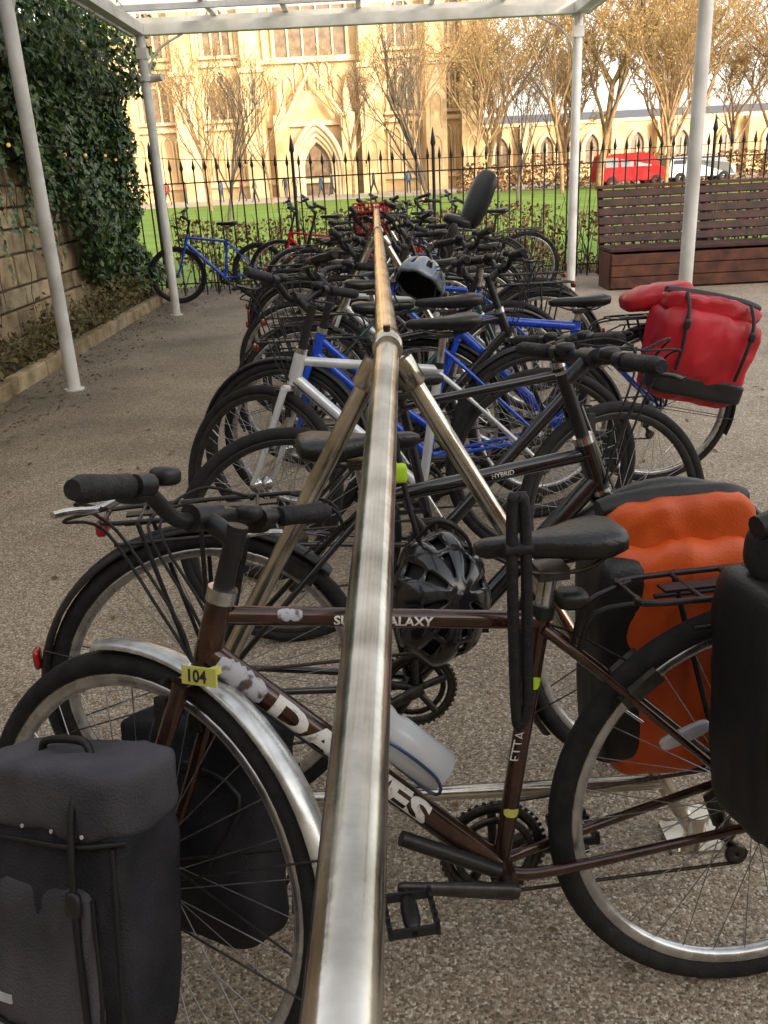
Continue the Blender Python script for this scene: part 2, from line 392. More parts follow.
def helmet(nm,loc,rot,mt,par=None,sc=1):
    e=empty(nm,Matrix.Translation(loc)@rot.to_4x4()@Matrix.Scale(sc,4))
    nu,nv=48,18; vs=[];fs=[]
    for j in range(nv+1):
        t=j/nv*PI*.53
        for i in range(nu):
            a=2*PI*i/nu
            rr=1+.04*math.cos(8*a)*math.sin(t)
            vs.append((.14*math.sin(t)*math.cos(a)*rr,.108*math.sin(t)*math.sin(a)*rr,.115*math.cos(t)))
    for j in range(nv):
        for i in range(nu):
            if 3<=j<=13 and (i%6 in (2,3)) and j not in (8,): continue
            fs.append((j*nu+i,(j+1)*nu+i,(j+1)*nu+(i+1)%nu,j*nu+(i+1)%nu))
    mb=MB(); mb.add(vs,fs); o=mb.obj('helmet_shell',mt,e)
    md=o.modifiers.new('s','SOLIDIFY'); md.thickness=.012; md.offset=-1
    mb=MB(); mb.add([(x*.86,y*.86,z*.86) for x,y,z in vs],[(j*nu+i,(j+1)*nu+i,(j+1)*nu+(i+1)%nu,j*nu+(i+1)%nu) for j in range(nv) for i in range(nu)]); mb.obj('helmet_liner','rubber',e)
    mb=MB()
    for sg in (-1,1):
        mb.tube(cr([(.06,.095*sg,0),(.01,.09*sg,-.07),(-.02,.03*sg,-.13)],6),.004,5); mb.tube(cr([(-.08,.085*sg,0),(-.01,.09*sg,-.07)],3),.004,5)
    mb.obj('helmet_straps','rubber',e)
    return e

def bike(name,X,Y,head,lean=0,steer=0,paint='blackp',det=1,bar='riser',fend=None,rack=False,R=.345,rt=.018,wb=1.0,
         sadz=.832,barz=.89,barw=.29,rim='rim',fork=None,crank=30,step=False,seatmt='saddle',rtube=.014,ffr=(15,215),sadsc=.9,dtf=1.35,gl=.125,levm='steelblk',rear_fend=True,rise=.045,tiltb=0):
    W=Matrix.Translation((X,Y,0))@Matrix.Rotation(math.radians(head),4,'Z')@Matrix.Rotation(math.radians(lean),4,'X')
    e=empty(name,W); sg8=14 if det else 7
    rh=V((0,0,R)); fh=V((wb,0,R)); bb=V((.43,0,.285)); sc=V((.357,0,.705)); ht=V((wb-.178,0,.785)); hb=V((wb-.146,0,.69))
    ax=(ht-hb).normalized()
    Ms=Matrix.Translation(hb)@Matrix.Rotation(math.radians(steer),4,ax)@Matrix.Translation(-hb)
    fork=fork or paint
    mb=MB()
    mb.tube([bb,sc+(sc-bb).normalized()*.02],rtube*1.02,sg8)
    hm=hb.lerp(ht,.8); hl=hb.lerp(ht,.2)
    if step:
        mb.tube(cr([hm,hm.lerp(bb,.5)+V((-.02,0,.03)),bb.lerp(sc,.25)],6),rtube,sg8)
    else: mb.tube([sc,hm],rtube,sg8)
    mb.tube([hl,bb],rtube*dtf,sg8+4); mb.tube([hb-ax*.005,ht+ax*.005],rtube*1.4,sg8)
    mb.tube([bb+V((0,-.035,0)),bb+V((0,.035,0))],.021,14)
    for s in (-1,1):
        mb.tube(cr([bb+V((-.01,.018*s,0)),bb+V((-.09,.034*s,.008)),rh+V((.02,.062*s,-.003))],4),[.011,.007],8)
        mb.tube(cr([sc+V((0,.012*s,-.01)),sc.lerp(rh,.3)+V((0,.036*s,0)),rh+V((.005,.062*s,.012))],4),[.008,.006],8)
    mb.obj('frame',paint,e)
    mb=MB()
    mb.tube([hb-ax*.012,hb-ax*.002],.024,12); mb.tube([ht+ax*.002,ht+ax*.022],.022,12)
    mb.obj('headset','alloy' if det else 'black',e,Ms)
    mb=MB(); cw=hb-ax*.02
    mb.tube([cw+V((0,-.045,0)),cw+V((0,0,.006)),cw+V((0,.045,0))],.013,8)
    for s in (-1,1):
        mb.tube(cr([cw+V((0,.042*s,0)),cw.lerp(fh,.5)+V((-.006,.048*s,0)),cw.lerp(fh,.85)+V((-.006,.05*s,0)),fh+V((0,.052*s,0))],4),[.013,.013,.012,.008],8)
    mb.obj('fork',fork,e,Ms)
    wheel(e,'rear_wheel',rh,R,rt,det,None,rim); wheel(e,'front_wheel',fh,R,rt,det,Ms,rim)
    if fend:
        if rear_fend: fender(e,'rear_mudguard',rh,R,40,205,fend)
        fender(e,'front_mudguard',fh,R,ffr[0],ffr[1],fend,Ms)
    d=(sc-bb).normalized(); top=sc+d*((sadz-.055-sc.z)/d.z)
    MB().tube([sc,top],.0135,sg8).obj('seatpost','alloy' if det else 'steelblk',e)
    MB().tube([sc+d*.005,sc+d*.025],.018,12).obj('seat_clamp','black',e)
    saddle(e,top.x,sadz,seatmt,sc=sadsc)
    k=(barz-ht.z)
    s1=ht+ax*(k/ax.z*.75); bc=V((s1.x+.055,0,barz))
    mb=MB(); mb.tube([ht,s1+ax*.02],.0145,sg8); mb.tube([s1,bc],.0145,sg8); mb.tube([bc+V((0,-.028,0)),bc+V((0,.028,0))],.02,12)
    mb.obj('stem','black' if det else 'steelblk',e,Ms)
    barm=MB(); grip=MB(); lev=MB(); shf=MB()
    for s in (-1,1):
        if bar=='drop':
            P=[bc,bc+V((0,.16*s,0)),bc+V((.03,.205*s,0)),bc+V((.09,.212*s,-.01)),bc+V((.115,.215*s,-.06)),bc+V((.08,.22*s,-.12)),bc+V((0,.222*s,-.13))]
            q=cr(P,5); barm.tube(q[:8],.012,8); grip.tube(q[7:],.016,8)
            lev.tube(cr([bc+V((.10,.212*s,0)),bc+V((.15,.212*s,.02)),bc+V((.16,.212*s,-.03)),bc+V((.13,.214*s,-.10))],4),[.015,.012,.007,.005],7)
        else:
            rz={'riser':rise,'flat':.005,'city':.05}[bar]+tiltb*s; sw={'riser':-.035,'flat':-.02,'city':-.17}[bar]
            P=[bc,bc+V((.005,.05*s,0)),bc+V((0,.11*s,rz*.8)),bc+V((sw*.5,barw*.72*s,rz)),bc+V((sw,barw*s,rz))]
            q=cr(P,5); barm.tube(q,.0115,8)
            a=bc+V((sw*.5,barw*.62*s,rz)); b=bc+V((sw,barw*s,rz)); b2=b+(b-a).normalized()*.012; a=b-(b-a).normalized()*gl
            gp=[a,a.lerp(b,.04),a.lerp(b,.3),a.lerp(b,.6),a.lerp(b,.95),b2]
            grip.tube(gp,[.013,.0165,.0155,.0165,.0175,.012],14)
            c=a+(a-b).normalized()*.03
            shf.tube([c+V((0,-.014,0)),c+V((0,.014,0))],.015,10)
            shf.rbox(c+V((.02,0,-.012)),(.05,.03,.026),n=6,p=3)
            lev.tube(cr([c+V((.025,0,-.012)),c+V((.06,.02*s,-.03)),a.lerp(b,.4)+V((.07,0,-.03)),a.lerp(b,.8)+V((.065,0,-.032))],4),[.006,.005,.004,.005],7,flat=.7)
            shf.rbox(c+V((.0,-.04*s,.010)),(.04,.035,.026),n=6,p=3)
    barm.obj('handlebar','black' if bar!='drop' else 'alloy',e,Ms); grip.obj('grips','rubber',e,Ms); lev.obj('brake_levers',levm,e,Ms)
    if shf.v: shf.obj('shifters','black',e,Ms)
    mb=MB(); hw=.15 if bar!='drop' else .2
    for i,s in enumerate((-1,1,-1,1)[:4 if det else 2]):
        o=.012*i
        mb.tube(cr([bc+V((.03,hw*s,.02)),bc+V((.11+o,hw*.8*s,.035-o)),bc+V((.12+o,hw*.25*s,-.02)),ht+V((.05+o,.025*s,-.02)),hb+V((.0,.024*s,.01))],5),.0026,5)
    mb.obj('brake_cables','rubber',e,Ms)
    if det:
        mb=MB()
        mb.tube(cr([hb+V((0,.024,.01)),hb.lerp(bb,.3)+V((0,.02,-.0)),hb.lerp(bb,.9)+V((0,.018,-.012))],4),.0022,5)
        mb.tube(cr([hm+V((0,-.02,0)),hm.lerp(sc,.5)+V((0,-.016,-.01)),sc+V((0,-.02,-.01)),rh.lerp(sc,.6)+V((0,-.02,.05))],4),.0022,5)
        mb.obj('frame_cables','rubber',e)
    mb=MB()
    for s in (-1,1):
        p=cw.lerp(fh,.18); mb.box(p+V((.018,.035*s,-.0)),(.022,.014,.07))
    mb.tube([cw.lerp(fh,.1)+V((.03,-.035,.03)),cw.lerp(fh,.1)+V((.03,.035,.03))],.004,6)
    mb.obj('front_brake','steelblk',e,Ms)
    mb=MB()
    p=rh+(sc-rh).normalized()*(R-.02)
    for s in (-1,1): mb.box(p+V((-.02,.036*s,.01)),(.022,.014,.07),rotm(-.9,'Y'))
    mb.obj('rear_brake','steelblk',e)
    ch=MB(); cy=-.045; Rc=.086
    ch.rev(bb+V((0,cy,0)),[(Rc,-.002),(Rc,.002),(Rc-.016,.002),(Rc-.016,-.002)],44)
    ch.rev(bb+V((0,cy+.01,0)),[(Rc-.018,-.0015),(Rc-.018,.0015),(Rc-.03,.0015),(Rc-.03,-.0015)],36)
    for i in range(44):
        a=2*PI*i/44; ch.box(bb+V(((Rc+.002)*math.cos(a),cy,(Rc+.002)*math.sin(a))),(.007,.003,.006),rotm(-a,'Y'))
    for i in range(5):
        a=2*PI*i/5+.3; ch.tube([bb+V((0,cy,0)),bb+V(((Rc-.014)*math.cos(a),cy,(Rc-.014)*math.sin(a)))],.008,6)
    ch.obj('chainring','steelblk',e)
    mb=MB(); pd=MB()
    for s in (-1,1):
        a=math.radians(crank)+(PI if s>0 else 0)
        d2=V((math.cos(a),0,math.sin(a))); p0=bb+V((0,.058*s,0)); p1=p0+d2*.17+V((0,.014*s,0))
        mb.tube([p0-d2*.015,p0,p1,p1+d2*.01],[.012,.015,.010,.007],8,flat=.7)
        mb.tube([bb,p0],.011,10)
        pc=p1+V((0,.055*s,0)); pd.tube([p1,p1+V((0,.095*s,0))],.005,6)
        for t in (-1,1):
            pd.box(pc+V((.034*t,0,0)),(.006,.08,.015))
            for u_ in range(5): pd.box(pc+V((.034*t,-.034+.017*u_,.010)),(.006,.006,.006))
        for t in (-1,1): pd.box(pc+V((0,.037*t,0)),(.066,.006,.013))
        pd.rbox(pc,(.026,.07,.018),n=4,p=3)
    mb.obj('crank_arms','steelblk' if paint!='silverp' else 'alloy',e); pd.obj('pedals','black',e)
    mb=MB()
    for i in range(7 if det else 4):
        r=.022+.005*i; y=-.052+.0045*i
        mb.rev(rh+V((0,y,0)),[(r,-.001),(r,.001),(.012,.001),(.012,-.001)],24)
    mb.obj('cassette','chain',e)
    mb=MB(); rc=.035; y=cy
    up0=rh+V((0,y,rc)); up1=bb+V((0,y,Rc)); jo=rh+V((.02,y,-.09)); j2=rh+V((-.0,y,-.14)); lo=bb+V((0,y,-Rc))
    pts=[up0,up1]+[bb+V((Rc*math.sin(t),y,Rc*math.cos(t))) for t in [PI*i/10 for i in range(1,10)]]+[lo,j2+V((.0,0,-.018)),j2+V((-.02,0,.0)),jo+V((.018,0,0)),rh+V((-.02,y,-rc*.7)),rh+V((-rc,y,.0)),up0]
    mb.tube(pts,.004,4,False); mb.obj('chain','chain',e)
    mb=MB(); mb.rev(jo,[(.02,-.003),(.02,.003),(.004,.004),(.004,-.004)],14); mb.rev(j2,[(.02,-.003),(.02,.003),(.004,.004),(.004,-.004)],14)
    mb.tube([jo+V((0,-.01,.01)),j2+V((0,-.01,-.01))],.008,6,flat=.4); mb.tube([rh+V((0,-.07,-.015)),rh+V((.03,-.08,-.05)),jo+V((0,-.02,0))],[.012,.016,.014],8)
    mb.tube(cr([rh+V((0,-.08,-.03)),rh+V((-.07,-.08,-.03)),rh+V((-.06,-.07,.05)),rh+V((.08,-.064,.02))],5),.003,5)
    mb.obj('rear_derailleur','steelblk',e)
    if rack:
        mb=MB(); z=R+.385; x0=-.17; x1=.22; w=.055
        for s in (-1,1):
            mb.tube(cr([V((x1,w*s*.4,z)),V((x1-.03,w*s,z)),V((x0+.03,w*s,z)),V((x0,w*s*.4,z))],4),.005,7)
            for xx in (-.1,.02,.12):
                mb.tube([V((xx,w*s+.012*s,z-.0)),V((xx*.15,.075*s,R+.01))],.005,7)
            mb.tube([V((-.15,(w+.012)*s,z-.04)),V((.15,(w+.012)*s,z-.04))],.004,6)
            mb.tube(cr([V((x1-.02,w*s*.8,z)),V((x1+.06,.02*s,z-.02)),sc.lerp(rh,.15)+V((0,.014*s,0))],4),.004,6)
        for xx in (x0,-.1,-.03,.05,.13,x1): mb.tube([V((xx,-w,z)),V((xx,w,z))],.004,6)
        mb.box((0.02,0,z),(.3,.03,.004)); mb.obj('rear_rack','black',e)
        mb=MB(); mb.rbox((x0-.01,0,z-.02),(.022,.07,.03),n=6,p=4); mb.obj('rear_light','redlens',e)
    if fend and rear_fend:
        mb=MB(); mb.rbox(rh+V(((R+.026)*math.cos(math.radians(165)),0,(R+.026)*math.sin(math.radians(165)))),(.014,.035,.045),n=5,p=4); mb.obj('rear_reflector','redlens',e)
    return e,Ms,dict(rh=rh,fh=fh,bb=bb,sc=sc,ht=ht,hb=hb,hm=hm,hl=hl,bc=bc)

# ================= camera =================
th=math.radians(21.1); r=math.radians(2.9); H=1.33
R0=V((1,0,0)); U0=V((0,math.sin(th),math.cos(th))); F=V((0,math.cos(th),-math.sin(th)))
ri=R0*math.cos(r)-U0*math.sin(r); up=R0*math.sin(r)+U0*math.cos(r)
cm=Matrix((ri,up,-F)).transposed().to_4x4(); cm.translation=V((0,0,H))
cam=bpy.data.cameras.new('camera'); co=bpy.data.objects.new('camera',cam); S.collection.objects.link(co)
co.matrix_world=cm; cam.sensor_fit='VERTICAL'; cam.sensor_height=36; cam.sensor_width=27; cam.lens=870/1024*36; cam.clip_end=2000; cam.clip_start=.02
S.camera=co

# ================= light =================
el=math.radians(16); az=math.radians(146)
sd=V((math.sin(az)*math.cos(el),math.cos(az)*math.cos(el),math.sin(el)))
w=bpy.data.worlds.new('World'); S.world=w; w.use_nodes=True
nt=w.node_tree; bg=nt.nodes['Background']; sky=nt.nodes.new('ShaderNodeTexSky'); sky.sky_type='NISHITA'; sky.sun_disc=False
sky.sun_elevation=el; sky.sun_rotation=az; sky.dust_density=3.0; sky.ozone_density=.6
hs=nt.nodes.new('ShaderNodeHueSaturation'); hs.inputs['Saturation'].default_value=.34; hs.inputs['Value'].default_value=1.0
wb_=nt.nodes.new('ShaderNodeMixRGB'); wb_.blend_type='MULTIPLY'; wb_.inputs[0].default_value=1; wb_.inputs[2].default_value=(1.02,.99,.95,1)
nt.links.new(sky.outputs[0],hs.inputs['Color']); nt.links.new(hs.outputs[0],wb_.inputs[1]); nt.links.new(wb_.outputs[0],bg.inputs[0]); bg.inputs[1].default_value=.60
sl=bpy.data.lights.new('sun','SUN'); sl.energy=5; sl.angle=math.radians(.5); sl.color=(1,.80,.52)
so=bpy.data.objects.new('sun',sl); S.collection.objects.link(so); so.rotation_euler=(-sd).to_track_quat('-Z','Y').to_euler()

# ================= ground =================
def sheet(name,x0,x1,y0,y1,z,mt):
    mb=MB(); mb.add([(x0,y0,z),(x1,y0,z),(x1,y1,z),(x0,y1,z)],[(0,1,2,3)],False); return mb.obj(name,mt)
sheet('ground',-600,600,-300,1200,-.012,'earth')
sheet('lawn',-60,60,12.6,62,-.006,'grass')
sheet('cathedral_path',-60,60,62,90,-.004,'path')
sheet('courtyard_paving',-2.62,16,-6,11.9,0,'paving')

# ================= left wall =================
e=empty('stone_wall')
mb=MB(); random.seed(3)
x=-3.0; z=0.0
core=MB(); core.box((x-.22,3.6,1.22),(.36,16,2.44)); core.obj('mortar_core','mortar',e)
while z<2.4:
    h=random.choice((.17,.2,.23,.26)); y=-4
    while y<11.5:
        L=random.uniform(.28,.6)
        if random.random()<.12: L*=.6
        d=random.uniform(0,.018)
        g=.009
        c=V((x-.04+d,y+L/2,z+h/2)); mb.box(c,(.1,L-g*2,h-g*2))
        y+=L
    z+=h
o=mb.obj('stone_courses','wallstone',e)
b=o.modifiers.new('b','BEVEL'); b.width=.012; b.segments=2
mb=MB(); y=-4
while y<11.5:
    mb.box((x-.2,y+.35,z+.05),(.5,.69,.1)); y+=.7
o=mb.obj('coping','wallstone',e)
e=empty('planting_strip')
mb=MB(); mb.box((-2.81,3.6,.04),(.34,15.6,.1)); mb.obj('soil','earth',e)
mb=MB(); y=-4
while y<11.3:
    mb.box((-2.62,y+.3,.045),(.1,.592,.13)); y+=.6
o=mb.obj('kerb_stones','wallstone',e); b=o.modifiers.new('b','BEVEL'); b.width=.01; b.segments=2

def leaf(mb,p,s,nrm=None):
    if nrm is None: nrm=V((random.gauss(0,1),random.gauss(0,1),random.gauss(0,1)))
    nrm=nrm.normalized(); a=nrm.orthogonal().normalized(); a.rotate(Quaternion(nrm,random.uniform(0,2*PI))); b=nrm.cross(a)
    mb.add([p-a*s,p-b*s*.55+nrm*s*.12,p+a*s,p+b*s*.55+nrm*s*.12],[(0,1,2,3)],False)
e=empty('ivy')
mb=MB()
def ivydens(y,zz):
    n=noise.noise(V((y*.8,zz*1.1,3)))+.5*noise.noise(V((y*2.3,zz*2.6,9)))
    low=1.95-.12*(y-4) if y<8 else 1.5-(y-8)*.60
    return zz-low+n*.7
cnt=0
while cnt<32000:
    y=random.uniform(3.0,11.4); zz=random.uniform(.25,4.0)
    dd=ivydens(y,zz)
    if dd<0 : continue
    bul=.12+.38*max(0,noise.noise(V((y*1.7,zz*1.7,1)))+.35)+(.25 if zz>2.3 else 0)
    if zz>3.3+.6*noise.noise(V((y*.9,0,4))): continue
    X=-3.0+random.uniform(.2,1)*bul
    if zz>2.5: X=-3.0+random.uniform(-.55,1)*bul*1.2
    leaf(mb,V((X,y,zz)),random.uniform(.028,.055),V((1+random.gauss(0,.5),random.gauss(0,.6),.35+random.gauss(0,.5)))); cnt+=1
for i in range(80):
    y=random.uniform(3.5,11); z=2.0; x=-2.93+.1*random.random()
    for k in range(random.randint(12,40)):
        z-=.035; y+=random.gauss(0,.012); x+=random.gauss(0,.006)
        if z<.4: break
        leaf(mb,V((max(x,-2.98),y,z)),random.uniform(.02,.045),V((1,random.gauss(0,.6),.3)))
mb.obj('ivy_foliage','ivy',e)
mb=MB(); 
for i in range(60):
    y=random.uniform(3,11.2); z=2.6
    P=[V((-2.96,y,z))]
    for k in range(random.randint(4,14)):
        z-=.16; y+=random.gauss(0,.05); P.append(V((-2.965+random.uniform(0,.03),y,max(z,.1))))
        if z<.1: break
    mb.tube(P,[.008,.003],5)
mb.obj('ivy_stems','bark',e)
mb=MB()
for i in range(4200):
    y=random.uniform(3,11.3); x=random.uniform(-2.96,-2.62); hh=.09+abs(random.gauss(0,.15))*(1 if noise.noise(V((y*1.2,2,2)))>-.1 else .3)
    leaf(mb,V((x,y,hh)),random.uniform(.015,.04))
for i in range(300):
    y=random.uniform(3,11.3); x=random.uniform(-2.95,-2.75); p=V((x,y,.08))
    mb.tube(cr([p,p+V((random.uniform(0,.15),random.gauss(0,.1),random.uniform(.1,.3))),p+V((random.uniform(.05,.3),random.gauss(0,.2),random.uniform(.05,.35)))],3),.0025,3,False)
mb.obj('dry_weeds','ivydry',empty('weeds'))
mb=MB()
for i in range(1400):
    t=random.random()
    if t<.7: p=V((-2.56+abs(random.gauss(0,.28)),random.uniform(3,11.4),.006))
    else: p=V((random.uniform(-2.4,3),random.uniform(.8,11.4),.006))
    leaf(mb,p,random.uniform(.006,.022),V((random.gauss(0,.25),random.gauss(0,.25),1)))
mb.obj('fallen_leaves','litter')

# ================= shelter =================
e=empty('bike_shelter'); PX=2.18; PZ=2.74
mb=MB()
for px in (-PX,PX):
    for py in (2.6,6.2,9.8):
        mb.tube([(px,py,0),(px,py,PZ)],.046,20)
        mb.tube([(px,py,0),(px,py,.012)],.07,20)
mb.obj('posts','whitep',e)
mb=MB()
for px in (-PX,PX):
    mb.box((px,6.2,PZ+.05),(.1,7.6,.1)); mb.box((px*1.06,6.2,PZ+.09),(.03,7.6,.14))
for py in (2.6,6.2,9.8): mb.box((0,py,PZ+.051),(2*PX-.104,.08,.098))
mb.box((0,9.98,PZ+.10),(2*PX+.3,.04,.16))
for i in range(1,12):
    if i in (6,): continue
    mb.box((0,2.6+i*.6,PZ+.14),(2*PX+.2,.045,.05))
for px in (-1.45,-.73,0,.73,1.45): mb.box((px,6.2,PZ+.195),(.05,7.6,.05))
mb.obj('roof_frame','whitep',e)
mb=MB()
for px in (-PX,PX):
    s=-1 if px>0 else 1
    for py in (2.6,6.2,9.8):
        mb.tube(cr([(px,py,PZ-.55),(px+.05*s,py,PZ-.3),(px+.18*s,py,PZ-.12),(px+.42*s,py,PZ+.0)],5),.012,8)
        mb.box((px,py,PZ-.16),(.105,.105,.1))
mb.tube([(-PX,9.8,2.33),(-PX,9.8,2.37)],.07,16); mb.tube([(-PX+.05,9.8,2.35),(-PX+.18,9.75,2.36)],.035,10)
mb.obj('braces','whitep',e)
mb=MB(); mb.add([(-PX-.14,2.35,PZ+.23),(PX+.14,2.35,PZ+.23),(PX+.14,10.05,PZ+.23),(-PX-.14,10.05,PZ+.23)],[(0,1,2,3)],False); mb.obj('roof_panel','roof',e)

# ================= bike rack (rail) =================
e=empty('bicycle_rack')
J=V((.021,1.55,1.05)); A=V((-.047,.05,.905)); B=V((.066,8.3,1.095))
mb=MB(); d=(J-A).normalized()
mb.tube([A-d*.6,J],.0212,32); mb.tube([J,B],.0212,24)
mb.obj('top_rail','galv',e)
mb=MB()
def clamp(c,d):
    d=d.normalized(); mb.tube([c-d*.04,c-d*.036,c+d*.036,c+d*.04],[.0235,.027,.027,.0235],20)
for k,yy in enumerate((1.55,4.6,7.9)):
    t=(yy-J.y)/(B.y-J.y); c=J.lerp(B,t)
    clamp(c,B-J)
    for s in (-1,1):
        f=V((c.x+.60*s,yy-.10,.0)); top=c+V((.02*s,0,-.03))
        dd=(f-top).normalized()
        mb.tube([top,top+dd*.05,top+dd*.055],[.025,.025,.019],18)
ob=mb.obj('rail_clamps','galv',e)
mb=MB(); 
for k,yy in enumerate((1.55,4.6,7.9)):
    t=(yy-J.y)/(B.y-J.y); c=J.lerp(B,t)
    for s in (-1,1):
        f=V((c.x+.60*s,yy-.10,.0)); top=c+V((.02*s,0,-.03))
        mb.tube([top,f+V((0,0,.01))],.0175,18)
        mb.box(f+V((0,0,.004)),(.13,.09,.008)); mb.tube([f+V((0,0,.004)),f+V((-.005*s,0,.07))],.025,16)
        for q in (-.05,.05): mb.tube([f+V((q,-.03,.006)),f+V((q,-.03,.02))],.008,6)
    l=V((c.x-.52,yy-.088,.14)); rr=V((c.x+.52,yy-.088,.14)); mb.tube([l,rr],.0155,16)
mb.obj('a_frame_legs','galv',e)
mb=MB(); mb.tube([J+V((0,-.01,.027)),J+V((0,-.01,.036))],.007,6); mb.tube([B+V((0,0,0)),B+V((0,.02,0))],.026,16); mb.obj('bolts','steelblk',e)

# ================= bikes =================
e,Ms,g=bike('brown_touring_bicycle',.588,1.12,186.6,5.7,-38,'brown',1,'riser','fender' ,True,R=.350,rt=.0195,crank=-165,barz=.905,barw=.25,gl=.095,sadz=.845,ffr=(80,208),sadsc=.78,dtf=1.55,levm='alloy',rear_fend=False,rise=.02,tiltb=.03)
pannier(e,'front_pannier',g['fh'].x-.02,.135,.40,.31,.43,.13,'fabric','fabricl','canvas',Ms,seed=2,tilt=.06)
pannier(e,'front_pannier.001',g['fh'].x-.02,-.135,.40,.30,.38,.12,'fabric','fabric','canvas',Ms,seed=9)
pannier(e,'rear_pannier',-.035,.15,.63,.31,.50,.15,'tarpblk','tarpblk','roll',None,seed=4,poff=.11)
pannier(e,'rear_pannier.001',.08,-.165,.58,.27,.50,.15,'tarporg','tarpblk','roll',None,seed=6,neck='tarporg',patch=False)
mb=MB()
for s in (-1,1):
    f=g['fh']; mb.tube(cr([f+V((-.08,.07*s,.0)),f+V((-.14,.075*s,.12)),f+V((0,.075*s,.16)),f+V((.12,.075*s,.12)),f+V((.05,.07*s,0))],4),.005,6)
mb.obj('front_low_rider_rack','black',e,Ms)
hl,bb,sc,hm=g['hl'],g['bb'],g['sc'],g['hm']
def ontube(p0,p1,r,off=0,shift=0,st=1):
    d=(p1-p0).normalized(); nrm=V((0,1,0)); u=nrm.cross(d)
    def f(tx,ty):
        a=(ty-shift)/r
        return p0+d*(tx*st+off)+nrm*(r+.0009)*math.cos(a)+u*(r+.0009)*math.sin(a)
    return f
r1=.014*1.55
textmesh('DAWES',.052,'down_tube_lettering','decal',e,ontube(hl,bb,r1,.115,.015,1.75),bold=.0022)
textmesh('SUPER GALAXY',.018,'top_tube_lettering','decal',e,ontube(hm,sc,.014,.165,.006,1.15),bold=.0006)
textmesh('ETTA',.022,'seat_tube_lettering','decal',e,ontube(bb+V((0,0,.1)),sc,.0145,.1,.009))
def patch(nm,p0,p1,r,a0,a1,t0,t1,mt,wob=.25):
    d=(p1-p0).normalized(); nrm=V((0,1,0)); u=nrm.cross(d); vs=[];fs=[];n=10;m=16
    for i in range(m+1):
        tt=t0+(t1-t0)*i/m
        for j in range(n+1):
            aa=a0+(a1-a0)*j/n
            env=math.sin(PI*(i+.6)/(m+1.2))**.3
            ww=env*(1-wob*abs(noise.noise(V((i*.7,j*.2,t0*10))))); aa2=(a0+a1)/2+(aa-(a0+a1)/2)*ww
            vs.append(p0+d*tt+nrm*(r+.0006)*math.cos(aa2)+u*(r+.0006)*math.sin(aa2))
    for i in range(m):
        for j in range(n): fs.append((i*(n+1)+j,(i+1)*(n+1)+j,(i+1)*(n+1)+j+1,i*(n+1)+j+1))
    MB().add(vs,fs).obj(nm,mt,e)
patch('frame_sticker',hl,bb,r1,-.9,1.3,.015,.10,'sticker',.6)
patch('frame_sticker',hm,sc,.014,-.2,1.3,.085,.12,'sticker',.6)
patch('frame_sticker',bb,sc,.0143,-1,1,.32,.34,'neon',.6)
patch('frame_sticker',bb,sc,.0143,-1,1,.10,.115,'yellow',.3)
d=(hl-bb).normalized(); u=V((-d.z,0,d.x)); p=bb+d*.195+u*.068
mb=MB(); mb.tube([p,p+d*.004,p+d*.10,p+d*.115,p+d*.13,p+d*.165],[.031,.0345,.0345,.030,.0345,.0335],24); mb.obj('water_bottle','bottle',e)
mb=MB(); mb.tube([p+d*.165,p+d*.178,p+d*.18,p+d*.20],[.034,.03,.012,.011],16); mb.obj('bottle_cap','whitep',e)
mb=MB()
for s in (-1,1): mb.tube(cr([p-u*.03+d*.14,p-u*.03+V((0,.02*s,0))-d*.0,p+V((0,.038*s,0))+d*.02,p+V((0,.038*s,0))+d*.12,p-u*.036+V((0,.01*s,0))+d*.15],5),.0028,6)
mb.obj('bottle_cage','navyp',e)
f=g['hb']
c2=f+V((-.048,.066,.006))
mb=MB(); mb.box(c2,(.060,.003,.025)); mb.box(c2+V((0,-.02,0)),(.01,.04,.01)); mb.obj('number_tag','yellow',e,Ms)
textmesh('104',.024,'tag_digits','ink',e,lambda tx,ty:c2+V((.022-tx,.0022,ty-.008)),bis=1,mw=Ms,bold=.0006)
mb=MB(); mb.rbox((.13,.012,.49),(.085,.012,.024),n=8,p=4,rot=rotm(.35,'Y')); mb.obj('wheel_reflector','reflect',e)
mb=MB(); q=V((.405,.06,.0))
mb.tube(cr([q+V((-.009,0,.60)),q+V((-.010,.0,.88)),q+V((-.0,0,.912)),q+V((.009,0,.88)),q+V((.009,0,.60)),q+V((-.0,0,.575)),q+V((-.009,0,.60))],6),.0082,10)
mb.tube([q+V((-.02,0,.84)),q+V((.02,0,.84))],.010,10); mb.obj('u_lock','rubber',e)
mb=MB(); mb.rbox((.31,0,.735),(.05,.05,.03),n=5,p=3); mb.obj('seat_bag_clip','black',e)
mb=MB()
mb.tube([bb+V((.16,.03,.10)),bb+V((.01,.034,.02))],.012,12); mb.obj('mini_pump','black',e)

e2,Ms2,g2=bike('black_hybrid_bicycle',-.38,1.60,6.7,-4,8,'blackp',1,'flat','black',True,wb=1.0,sadz=.85,barz=.965,crank=200,R=.338,rtube=.016,rt=.019)
r2=.016
hm2,sc2=g2['hm'],g2['sc']
d2=(hm2-sc2).normalized()
textmesh('HYBRID',.014,'top_tube_lettering','decal',e2,lambda tx,ty: sc2+d2*(.26+tx)+V((0,-1,0))*(r2+.0009)*math.cos((ty-.005)/r2)+V((-d2.z,0,d2.x))*(r2+.0009)*math.sin((ty-.005)/r2),bold=.0003)
hl_=V((.095,1.49,.575)); hr_=rotm(math.radians(62),'X')@rotm(.35,'Y')@rotm(1.45,'Z')
h1=helmet('cycle_helmet',hl_,hr_,'gloss',sc=.90)
mi=(Matrix.Translation(hl_)@hr_.to_4x4()@Matrix.Scale(.90,4)).inverted()
